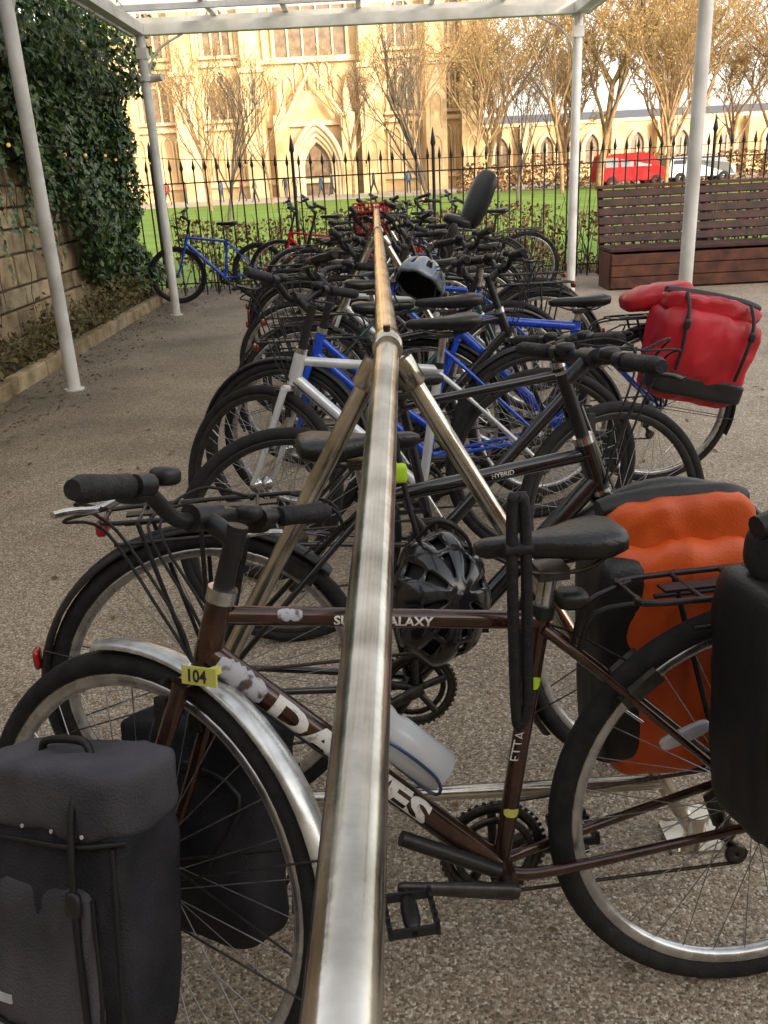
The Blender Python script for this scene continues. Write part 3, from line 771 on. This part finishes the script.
mb=MB(); mb.tube(cr([(.02,1.58,.98),(.03,1.55,.86),(.045,1.53,.76),(.07,1.51,.66)],5),.006,6,flat=2)
mb.tube(cr([(.06,1.49,.70),(.10,1.47,.74),(.15,1.48,.70),(.17,1.49,.62)],5),.004,6)
mb.obj('helmet_strap','rubber',h1,mi)
mb=MB(); mb.rbox((.033,1.53,.815),(.028,.016,.038),n=6,p=4); mb.obj('neon_strap','neon',h1,mi)

bike('silver_city_bicycle',.57,2.93,184,3,-38,'silverp',1,'riser',None,False,crank=60,sadz=.885,barz=.97,rim='rimblack',rtube=.016)
bike('black_road_bicycle',-.28,2.38,5,-5,14,'blackp',1,'flat',None,False,crank=120,sadz=.80,barz=.86,rim='rimblack',R=.335)
e4,Ms4,g4=bike('blue_hybrid_bicycle',1.20,3.66,183,2,-12,'bluep',1,'riser','black',True,crank=10,sadz=.83,barz=.95,rtube=.018)
pannier(e4,'rear_pannier',-.09,.19,.61,.42,.42,.24,'tarpred','tarpblk','roll',None,seed=14,tilt=-.25,neck='tarpred',patch=False,endp=False)
mb=MB(); mb.rbox((.02,0,.81),(.30,.2,.10),n=16,p=3,nz=.012,rot=rotm(.15,'Y')); mb.obj('rack_bag','tarpred',e4)
specs=[('green_city_bicycle',.62,3.30,182,4,-20,'bluep','city','black',False,.9,.99),
('black_hybrid_bicycle',-.30,3.50,4,-4,12,'blackp','riser',None,True,.86,.96),
('black_city_bicycle',-.34,4.15,4,-4,15,'greenp','riser','black',True,.88,1.0),
('grey_hybrid_bicycle',.70,4.62,184,3,-25,'silverp','riser',None,False,.92,1.0),
('blue_city_bicycle',.95,4.95,182,4,-15,'bluep','flat','black',True,.90,.98),
('green_road_bicycle',-.45,5.05,3,-3,10,'blackp','drop',None,False,.9,.96),
('black_mountain_bicycle',1.0,5.45,181,4,-30,'blackp','riser','black',True,.92,1.02),
('grey_city_bicycle',-.50,5.95,5,-5,20,'greyp','riser','black',True,.9,1.0),
('dark_road_bicycle',.75,6.35,186,5,-25,'greenp','riser',None,False,.96,1.04),
('white_city_bicycle',-.55,6.45,3,-5,-12,'silverp','city','black',False,.93,1.02),
('black_commuter_bicycle',-.62,6.85,2,-3,20,'blackp','city','black',True,.92,1.05),
('blue_road_bicycle',.9,7.25,183,3,-30,'navyp','drop','black',False,.96,1.0),
('black_folding_bicycle',-.5,7.75,2,-3,-20,'blackp','riser','black',True,.95,1.05),
('red_hybrid_bicycle',.8,8.25,184,2,-30,'redp','riser','black',True,.96,1.05),
('dark_green_bicycle',-.6,8.9,6,-3,20,'greyp','riser','black',True,.95,1.05),
('dark_blue_bicycle',1.3,9.3,186,2,-20,'navyp','city','black',True,.95,1.05)]
for i,(nm,X,Y,hd,ln,stt,pt,br,fd,rk,sz,bz) in enumerate(specs):
    bike(nm,X,Y,hd,ln,stt,pt,0 if Y>5 else 1,br,fd,rk,sadz=sz,barz=bz,crank=(i*67)%360,step=(br=='city'),rim='rim' if i%3 else 'rimblack')
bike('blue_mountain_bicycle',-1.32,10.75,176,-6,12,'bluep',1,'riser',None,False,sadz=.93,barz=1.0,R=.34,rt=.024,crank=40,rim='rimblack')
bike('red_city_bicycle',-.1,10.6,170,-5,20,'redp',0,'riser','black',True,sadz=.95,barz=1.05)
bike('grey_mountain_bicycle',.9,10.4,190,-5,20,'greyp',0,'riser','black',True,sadz=.95,barz=1.05)
bike('black_city_bicycle',1.7,9.9,175,-5,20,'blackp',0,'riser','black',True,sadz=.95,barz=1.05)
bike('black_mountain_bicycle',.2,9.5,182,-5,25,'blackp',0,'riser','black',True,sadz=.95,barz=1.08)

helmet('cycle_helmet',V((.19,3.62,.91)),rotm(.5,'Y')@rotm(-.5,'X')@rotm(1.2,'Z'),'bluegrey',sc=.95)
e=empty('child_bike_seat',Matrix.Translation((.78,7.0,.95))@Matrix.Rotation(.3,4,'Y')@Matrix.Scale(.85,4))
MB().rbox((0,0,.22),(.10,.32,.52),n=12,p=3,rot=rotm(.12,'Y')@rotm(.5,'Z')).obj('seat_back','black',e)
MB().rbox((-.13,0,0),(.28,.28,.10),n=10,p=3).obj('seat_pan','black',e)
mb=MB()
for s in (-1,1): mb.rbox((-.16,.12*s,-.18),(.09,.06,.34),n=8,p=3)
mb.obj('leg_guards','black',e)
e=empty('bicycle_basket',Matrix.Translation((.03,7.1,.93))); mb=MB()
for zz in [i*.03 for i in range(8)]:
    ww=.13+.02*zz/.2; mb.tube([(-ww,-.1,zz),(ww,-.1,zz),(ww,.1,zz),(-ww,.1,zz),(-ww,-.1,zz)],.003,4)
for i in range(11):
    xx=-.13+.026*i
    for yy in (-.1,.1): mb.tube([(xx,yy,0),(xx*1.12,yy,.21)],.003,4)
mb.obj('basket_wires','redp',e)

# ================= fence =================
e=empty('iron_railings'); FY=11.6; mb=MB(); x=-3.3; i=0
while x<16:
    mb.tube([(x,FY,0),(x,FY,1.50)],.010,6)
    mb.tube([(x,FY,1.49),(x,FY,1.53),(x,FY,1.56),(x,FY,1.64)],[.008,.024,.018,.002],6)
    if i%12==4:
        xx=x+.07; mb.tube([(xx,FY,0),(xx,FY,1.66)],.02,8); mb.tube([(xx,FY,1.64),(xx,FY,1.68),(xx,FY,1.73),(xx,FY,1.86)],[.018,.034,.026,.003],8)
        mb.tube([(xx,FY,.9),(xx,FY+.5,0)],.012,6)
    x+=.145; i+=1
for zz in (.15,1.36): mb.box((6.35,FY,zz),(19.3,.035,.016))
mb.obj('bars_and_rails','iron',e)
e=empty('brown_hedge'); mb=MB()
for i in range(26000):
    x=random.uniform(-2.6,16); hh=.90+.4*noise.noise(V((x*.9,1,1)))
    y=FY+random.uniform(.12,.9) if random.random()<.7 else FY+random.uniform(-.35,.1)
    if y<FY and not (-1.3<x<2.5): continue
    z=random.uniform(.02,1)*hh*(1 if y>FY else .8)
    if noise.noise(V((x*2,y*2,z*2)))<-.25: continue
    leaf(mb,V((x,y,z)),random.uniform(.02,.045))
mb.obj('hedge_leaves','hedge',e)
mb=MB()
for i in range(460):
    x=random.uniform(-2.6,16); y=FY+random.uniform(.15,.8); p=V((x,y,0)); d=V((random.gauss(0,.15),random.gauss(0,.12),random.uniform(.5,1.15)))
    mb.tube([p,p+d*.5+V((random.gauss(0,.03),0,0)),p+d],[.008,.002],4,False)
mb.obj('hedge_twigs','bark',e)
e=empty('string_lights'); mb=MB(); bl=MB()
P=cr([(-2.75,4,1.95),(-2.72,6,1.82),(-2.70,7.2,1.74),(-2.7,8.5,1.70),(-2.7,9.8,1.72),(-2.6,11.3,1.66),(0,11.55,1.52),(3,11.55,1.5),(6,11.55,1.52)],10)
mb.tube(P,.005,5)
for q in P[::5]:
    mb.tube([q,q-V((0,0,.04))],.009,8); bl.rev(q-V((0,0,.058)),[(0.001,-.017),(.012,-.011),(.016,0),(.012,.011),(.001,.017)],10,closed=False)
mb.obj('cable','rubber',e); bl.obj('bulbs','bulb',e)

# ================= bench =================
e=empty('wooden_bench'); mb=MB(); x0,x1=2.66,9.5; L=x1-x0; cx=(x0+x1)/2
for i in range(6):
    mb.box((cx,10.55+.028*i,.52+.098*i),(L,.03,.086),rotm(-.28,'X'))
o=mb.obj('back_slats','wood',e); b=o.modifiers.new('b','BEVEL'); b.width=.006
mb=MB()
for i in range(5): mb.box((cx,10.05+.105*i,.435),(L,.092,.04))
o=mb.obj('seat_slats','wood',e); b=o.modifiers.new('b','BEVEL'); b.width=.006
mb=MB()
for i in range(3): mb.box((cx,10.03,.08+.125*i),(L-.04,.05,.117))
mb.box((cx,10.53,.2),(L-.08,.05,.4))
for xx in (x0+.03,x1-.03): mb.box((xx,10.28,.2),(.05,.46,.40))
x=x0+.05
while x<x1:
    mb.box((x,10.68,.66),(.06,.05,.9),rotm(-.28,'X')); x+=1.2
mb.box((cx,10.735,1.085),(L,.14,.035))
o=mb.obj('base_panels','woodbase',e); b=o.modifiers.new('b','BEVEL'); b.width=.005

# ================= cathedral =================
def arch(xc,z0,w,h,y,n=8):
    s=h-w*.9; P=[(xc-w/2,y,z0),(xc-w/2,y,z0+s)]
    for i in range(1,n+1):
        t=i/n; P.append((xc-w/2+w*(1-math.cos(t*PI/3)),y,z0+s+w*.9/.866*math.sin(t*PI/3)))
    Q=[(2*xc-p[0],p[1],p[2]) for p in P[::-1]][1:]
    return P+Q
def gwin(g,t,xc,z0,w,h,y,mul=2):
    P=arch(xc,z0,w,h,y-.03); g.add(P,[tuple(range(len(P)))[::-1]],False)
    t.tube([V(p)+V((0,-.15,0)) for p in P],.2*min(1,w/2),6)
    P2=arch(xc,z0-.1,w*1.26,h*1.1,y-.03); t.tube([V(p)+V((0,-.2,0)) for p in P2],.14*min(1,w/2),5)
    for i in range(1,mul+1):
        x=xc-w/2+w*i/(mul+1); t.box((x,y-.12,z0+(h*.72)/2),(.14,.18,h*.72))
    if w>1.8:
        for i in range(mul+1):
            ww=w/(mul+1); P3=arch(xc-w/2+ww*(i+.5),z0+h*.45,ww*.95,h*.28,y-.12); t.tube(P3,.07,4)
        t.rev((xc,y-.12,z0+h*.80),[(w*.17,-.05),(w*.17,.05),(w*.12,.05),(w*.12,-.05)],16)
    t.box((xc,y-.2,z0-.15),(w*1.3,.45,.25))
e=empty('cathedral'); wl=MB(); tr=MB(); gl=MB(); CY=84
wl.box((-6,CY+10,15),(31,20,30))
for bx in (-21,-15.2,-9.4,.6,6.2,9.3):
    wl.box((bx,CY-1.2,5),(1.8,2.4,10)); wl.box((bx,CY-.9,13.5),(1.5,1.8,7),tp=(1,.9)); wl.box((bx,CY-.7,23),(1.2,1.4,12))
    tr.box((bx,CY-1.3,10.1),(2.0,2.7,.35)); tr.box((bx,CY-.9,17.1),(1.7,2.0,.3))
    tr.add([(bx-.9,CY-2.41,7.2),(bx+.9,CY-2.41,7.2),(bx,CY-2.41,10)],[(0,1,2)],False)
    for q in (1.6,5): 
        P=arch(bx,q,.9,2.8,CY-2.43); tr.tube(P,.09,4)
for bx in (-18.1,-12.3,3.4,7.8):
    for o_ in (-1.9,1.9): wl.box((bx+o_*(1 if bx<7 else .6),CY-.25,13),(.35,.5,26))
for zz in (1.2,5.9,10.9,16.0): tr.box((-6,CY-.2,zz),(30.6,.5,.35))
for bx in (-18.1,-12.3,3.4,7.8):
    w2=2.6 if bx<7 else 1.6
    gwin(gl,tr,bx,6.6,w2,3.9,CY,2); gwin(gl,tr,bx,11.6,w2,4.0,CY,2); gwin(gl,tr,bx,17,w2,6,CY,2)
    for k in range(4): 
        P=arch(bx-1.8+1.2*k,1.6,.9,3.8,CY-.03); tr.tube([V(p)+V((0,-.1,0)) for p in P],.12,5)
for k,(w3,h3) in enumerate(((4.6,6.0),(4.0,5.5),(3.4,5.0),(2.8,4.6))):
    P=arch(-4.3,0,w3,h3,CY-1.5+.35*k); tr.tube(P,.22,7)
wl.box((-7.2,CY-.9,3.3),(1.2,1.8,6.6)); wl.box((-1.4,CY-.9,3.3),(1.2,1.8,6.6))
for xx in (-7.2,-1.4): tr.tube([(xx,CY-.9,6.6),(xx,CY-.9,7.2),(xx,CY-.9,9.6)],[.6,.5,.05],4)
P=arch(-4.3,0,2.6,4.3,CY-.06); gl.add(P,[tuple(range(len(P)))[::-1]],False)
G=[V((-7.4,CY-1.4,5.2)),V((-4.3,CY-1.4,10.2)),V((-1.2,CY-1.4,5.2))]; tr.tube(G,.25,6)
gwin(gl,tr,-4.3,11.2,6.4,13,CY,4)
for k in range(9): 
    P=arch(-8.6+k*1.08,7.6 if k not in (3,4,5) else 8.6,.8,2.2,CY-.03); tr.tube([V(p)+V((0,-.1,0)) for p in P],.10,4)
wl.obj('walls','cath',e); tr.obj('tracery_and_buttress_trim','cathd',e); gl.obj('windows_and_door','glass',e)
mb=MB(); mb.add([(-21.5,CY,30),(9.5,CY,30),(9.5,CY+20,30),(-21.5,CY+20,30),(-6,CY,42),(-6,CY+20,42)],[(0,1,4),(2,3,5),(1,2,5,4),(3,0,4,5)],False); mb.obj('gable_roof','slate',e)
e=empty('stone_hall'); wl=MB(); tr=MB(); gl=MB(); HY=104
wl.box((38,HY+8,3),(56,16,6))
for k in range(11):
    bx=12.5+k*5; wl.box((bx,HY-.6,2.7),(1.2,1.2,5.4)); tr.box((bx,HY-.6,5.5),(1.35,1.35,.25))
    gwin(gl,tr,bx+2.5,1.5,1.8,3.2,HY,1)
for zz in (.8,5.8): tr.box((38,HY-.12,zz),(56,.3,.3))
wl.obj('walls','cath',e); tr.obj('trim','cathd',e); gl.obj('windows','glass',e)
mb=MB(); mb.add([(10,HY,6),(66,HY,6),(66,HY+16,6),(10,HY+16,6),(12,HY+8,7.2),(64,HY+8,7.2)],[(0,1,5,4),(1,2,5),(2,3,4,5),(3,0,4)],False); mb.obj('roof','slate',e)
e=empty('stone_townhouse'); wl=MB(); tr=MB(); gl=MB()
wl.box((-36,92,6),(24,12,12))
for k in range(7):
    for zz in (1.2,4.4,7.8):
        gl.box((-46+k*3.3,85.98,zz+.9),(1.1,.1,1.8)); tr.box((-46+k*3.3,85.9,zz-.1),(1.4,.25,.15)); tr.box((-46+k*3.3,85.9,zz+1.95),(1.4,.2,.2))
wl.obj('walls','cath',e); tr.obj('trim','cathd',e); gl.obj('windows','glass',e)
mb=MB(); mb.add([(-48,86,12),(-24,86,12),(-24,98,12),(-48,98,12),(-48,92,16),(-24,92,16)],[(0,1,5,4),(1,2,5),(2,3,4,5),(3,0,4)],False); mb.obj('roof','slate',e)
e=empty('unseen_shade_building'); wl=MB(); tr=MB(); gl=MB()  # unseen building behind the camera, added and sized to shade the courtyard
wl.box((8,-13,4.4),(64,10,8.8))
for k in range(15):
    for zz in (1.1,5.2):
        gl.box((-22+k*4,-7.98,zz+1),(1.3,.08,2)); tr.box((-22+k*4,-7.9,zz-.1),(1.6,.25,.16)); tr.box((-22+k*4,-7.93,zz+2.15),(1.6,.18,.22))
tr.box((8,-7.9,8.7),(64.2,.3,.3))
wl.obj('walls','bld',e); tr.obj('trim','cathd',e); gl.obj('windows','glass',e)

# ================= trees =================
def treemesh(seed,h,rad,depth,leaves,lsize,spread=.55):
    random.seed(seed); tb=MB(); lb=MB()
    def br(p,d,L,r,k):
        pts=[p]; q=p.copy(); dd=d.copy(); n=4
        for i in range(n):
            dd=(dd+V((random.gauss(0,.10),random.gauss(0,.10),random.gauss(.02,.06)))).normalized(); q=q+dd*L/n; pts.append(q.copy())
        tb.tube(pts,[r,r*.62],6 if k>depth-2 else 3,False)
        if k==0:
            for i in range(leaves):
                a=random.choice(pts[1:]); leaf(lb,a+V((random.gauss(0,.15),random.gauss(0,.15),random.gauss(0,.15)))*lsize*6,lsize*random.uniform(.6,1.3))
            return
        nc=random.choice((3,3,4)) if k<depth else 6
        for i in range(nc):
            t=random.uniform(.35,1) if i else 1
            j=min(n,max(1,int(round(t*n)))); a=pts[j]
            ax=V((random.gauss(0,1),random.gauss(0,1),random.gauss(0,.3))).normalized()
            nd=(dd+ax*spread*random.uniform(.7,1.4)+V((0,0,.12))).normalized()
            br(a,nd,L*random.uniform(.6,.8),r*.60*(.88 if i else 1),k-1)
    br(V((0,0,0)),V((0,0,1)),h*.34,rad,depth)
    return tb,lb
def tree(name,tb,lb,loc,sc,rot,bark,lm,cache={}):
    e=empty(name,Matrix.Translation(loc)@Matrix.Rotation(rot,4,'Z')@Matrix.Scale(sc,4))
    k=id(tb)
    if k not in cache: cache[k]={}
    if 't' not in cache[k]:
        o=tb.obj('branches',bark,e); cache[k]['t']=o.data
        if lb.v: o=lb.obj('leaves',lm,e); cache[k]['l']=o.data
    else:
        o=bpy.data.objects.new('branches',cache[k]['t']); S.collection.objects.link(o); o.parent=e
        if 'l' in cache[k]: o=bpy.data.objects.new('leaves',cache[k]['l']); S.collection.objects.link(o); o.parent=e
T1=treemesh(11,15,.22,5,11,.075,.6); T2=treemesh(23,13,.19,5,11,.075,.7); T3=treemesh(5,6,.06,4,0,.05,.45); T4=treemesh(31,11,.11,5,2,.06,.5)
KEEP=[T1,T2,T3,T4]
tree('bare_young_tree',*T3,(1.75,25,0),1.05,0,'bark','gold')
tree('bare_young_tree',*T3,(-4.3,28,0),1.0,2,'bark','gold')
tree('bare_young_tree',*T3,(5.2,32,0),1.1,4,'bark','gold')
for i,(x,y,s,r_) in enumerate([(-8.5,50,.85,1),(2.6,44,.9,2.2),(5.5,48,.9,.4),(-14,48,.9,5),(-6,58,.9,3.3),(14.5,45,1,.9),(22,47,1,2.9),(17.5,50,1.1,4.4),(10.5,50,1.2,1.9),(26,52,1.2,.3),(-1,66,1.1,1.2),(-11,64,1.1,4.1)]):
    tree('bare_tree',*T4,(x,y,0),s,r_,'barkgold','gold')
for i,(x,y,s,r_) in enumerate([(7.5,60,1,0),(13,52,1.05,2),(20,60,1.1,4),(27,55,1,1),(34,62,1.1,3),(11,76,1.1,5),(17,80,1.0,2.2),(24,76,1.2,1.5),(31,80,1.1,5.5),(38,74,1.3,.5),(15,68,1.1,3.6),(29,68,1.1,2.6),(21.5,70,1.2,.7)]):
    tree('autumn_tree',*(T1 if i%2 else T2),(x,y,0),s,r_,'barkgold','gold')
for i,(x,y,s,r_) in enumerate([(-17.5,60,.9,1),(-24,66,1,3)]):
    tree('autumn_tree',*(T2 if i%2 else T1),(x,y,0),s,r_,'barkgold','gold')
random.seed(5)
e=empty('distant_shrubs'); mb=MB()
for i in range(7000):
    x=random.uniform(6,40); y=62+random.uniform(-1,1); z=random.uniform(0,1.8+.8*noise.noise(V((x*.3,0,0))))
    leaf(mb,V((x,y,z)),random.uniform(.08,.18))
mb.obj('shrub_leaves','hedge',e)

# ================= people (distant) =================
coats=[(.04,.05,.09),(.25,.03,.03),(.03,.03,.03),(.2,.16,.1),(.05,.1,.16)]
def person(i,loc,rot,step):
    me=bpy.data.meshes.new('p')
    s=step
    v=[(0,0,.95),(0,0,1.2),(0,0,1.42),(0,0,1.5),(0,.02,1.66),(.19,0,1.4),(.24,.05*s,1.12),(.24,.16*s,.9),(-.19,0,1.4),(-.24,-.05*s,1.12),(-.24,-.12*s,.9),(.10,0,.9),(.11,-.14*s,.5),(.11,-.3*s,.08),(.11,-.18*s,.04),(-.10,0,.9),(-.11,.16*s,.5),(-.11,.24*s,.08),(-.11,.36*s,.04)]
    ed=[(0,1),(1,2),(2,3),(3,4),(2,5),(5,6),(6,7),(2,8),(8,9),(9,10),(0,11),(11,12),(12,13),(13,14),(0,15),(15,16),(16,17),(17,18)]
    rd=[.15,.16,.13,.06,.105,.07,.05,.035,.07,.05,.035,.10,.07,.045,.04,.10,.07,.045,.04]
    me.from_pydata(v,ed,[]); o=bpy.data.objects.new('p',me); S.collection.objects.link(o)
    o.modifiers.new('k','SKIN'); 
    for a,q in zip(me.skin_vertices[0].data,rd): a.radius=(q,q*.8)
    me.skin_vertices[0].data[0].use_root=True
    m=o.modifiers.new('s','SUBSURF'); m.levels=2
    bpy.context.view_layer.update()
    m2=bpy.data.meshes.new_from_object(o.evaluated_get(bpy.context.evaluated_depsgraph_get())); bpy.data.objects.remove(o)
    ct=mat('coat_%d'%i,coats[i%5]); tz=mat('trousers_%d'%i,(.03,.035,.05)); hr=mat('hair_%d'%i,(.05,.03,.02))
    for q in (ct,tz,M['skin'],hr): m2.materials.append(q)
    for p in m2.polygons:
        p.use_smooth=True; z=p.center.z
        p.material_index=1 if z<.88 and abs(p.center.x)<.2 else (3 if z>1.68 or (z>1.55 and p.center.y<-.0) else (2 if z>1.5 else 0))
    e=empty('person',Matrix.Translation(loc)@Matrix.Rotation(rot,4,'Z'))
    b=bpy.data.objects.new('body',m2); S.collection.objects.link(b); b.parent=e
for i,(x,y,r_) in enumerate([(-11,70,1.2),(-9.6,71,1.5),(-6.5,74,3),(-5.8,74.5,.2),(-3.6,72,-1.2),(-2.9,76,1.6),(-13.5,69,-1.4),(.5,72,1.3),(-8,66,2),(3.1,70,.5),(4.0,69,2.5),(-15.5,72,.7)]):
    person(i,(x,y,0),r_,1 if i%3 else .2)

# ================= vehicles =================
def van(name,loc,rot,paint,L=4.9,Hh=2.0,W=1.9):
    e=empty(name,Matrix.Translation(loc)@Matrix.Rotation(rot,4,'Z'))
    prof=[(-L/2,.35),(-L/2+.02,1.0),(-L/2+.15,Hh-.1),(-L/2+.4,Hh),(L*.18,Hh),(L*.26,Hh-.12),(L*.38,1.15),(L*.48,.95),(L/2,.7),(L/2,.35)]
    vs=[(x,s*W/2*(.9 if z>1.3 else 1),z) for s in (-1,1) for x,z in prof]; n=len(prof)
    fs=[tuple(range(n)),tuple(range(n,2*n))[::-1]]+[(i,i+n,(i+1)%n+n,(i+1)%n) for i in range(n)]
    mb=MB(); mb.add(vs,fs,False); o=mb.obj('body',paint,e); b=o.modifiers.new('b','BEVEL'); b.width=.06; b.segments=3
    mb=MB()
    for s in (-1,1):
        for a,b_ in ((.02,.24),(-.2,-.02),(-.42,-.24)):
            y=s*(W/2+.006); mb.add([(a*L,y,1.15),(b_*L,y,1.15),(b_*L-(.15 if b_>.2 else 0),y*.91,Hh-.22),(a*L,y*.91,Hh-.22)],[(0,1,2,3)],False)
    mb.add([(L*.375,-.75,1.2),(L*.375,.75,1.2),(L*.275,.7,Hh-.16),(L*.275,-.7,Hh-.16)],[(0,1,2,3)],False)
    mb.obj('windows','glassd',e)
    mb=MB()
    for x in (-L*.32,L*.32):
        for s in (-1,1): mb.rev((x,s*(W/2-.08),.33),[(.33,-.1),(.33,.1),(.12,.11),(.12,-.11)],20)
    mb.obj('wheels','tyre',e)
M['glassd']=mat('tinted_glass',(.02,.022,.025),None,.15)
M['redv']=mat('red_van_paint',(.34,.005,.005),(.28,.004,.004),.6,.0,scale=5,spec=.15)
van('red_van',(15.8,56,0),.05,'redv',4.2,1.9); van('white_van',(31,60,0),.0,'whitep',5.4,2.4); van('grey_car',(20.6,58,0),.0,'greyp',4.2,1.6)
print('objects',len(bpy.data.objects))
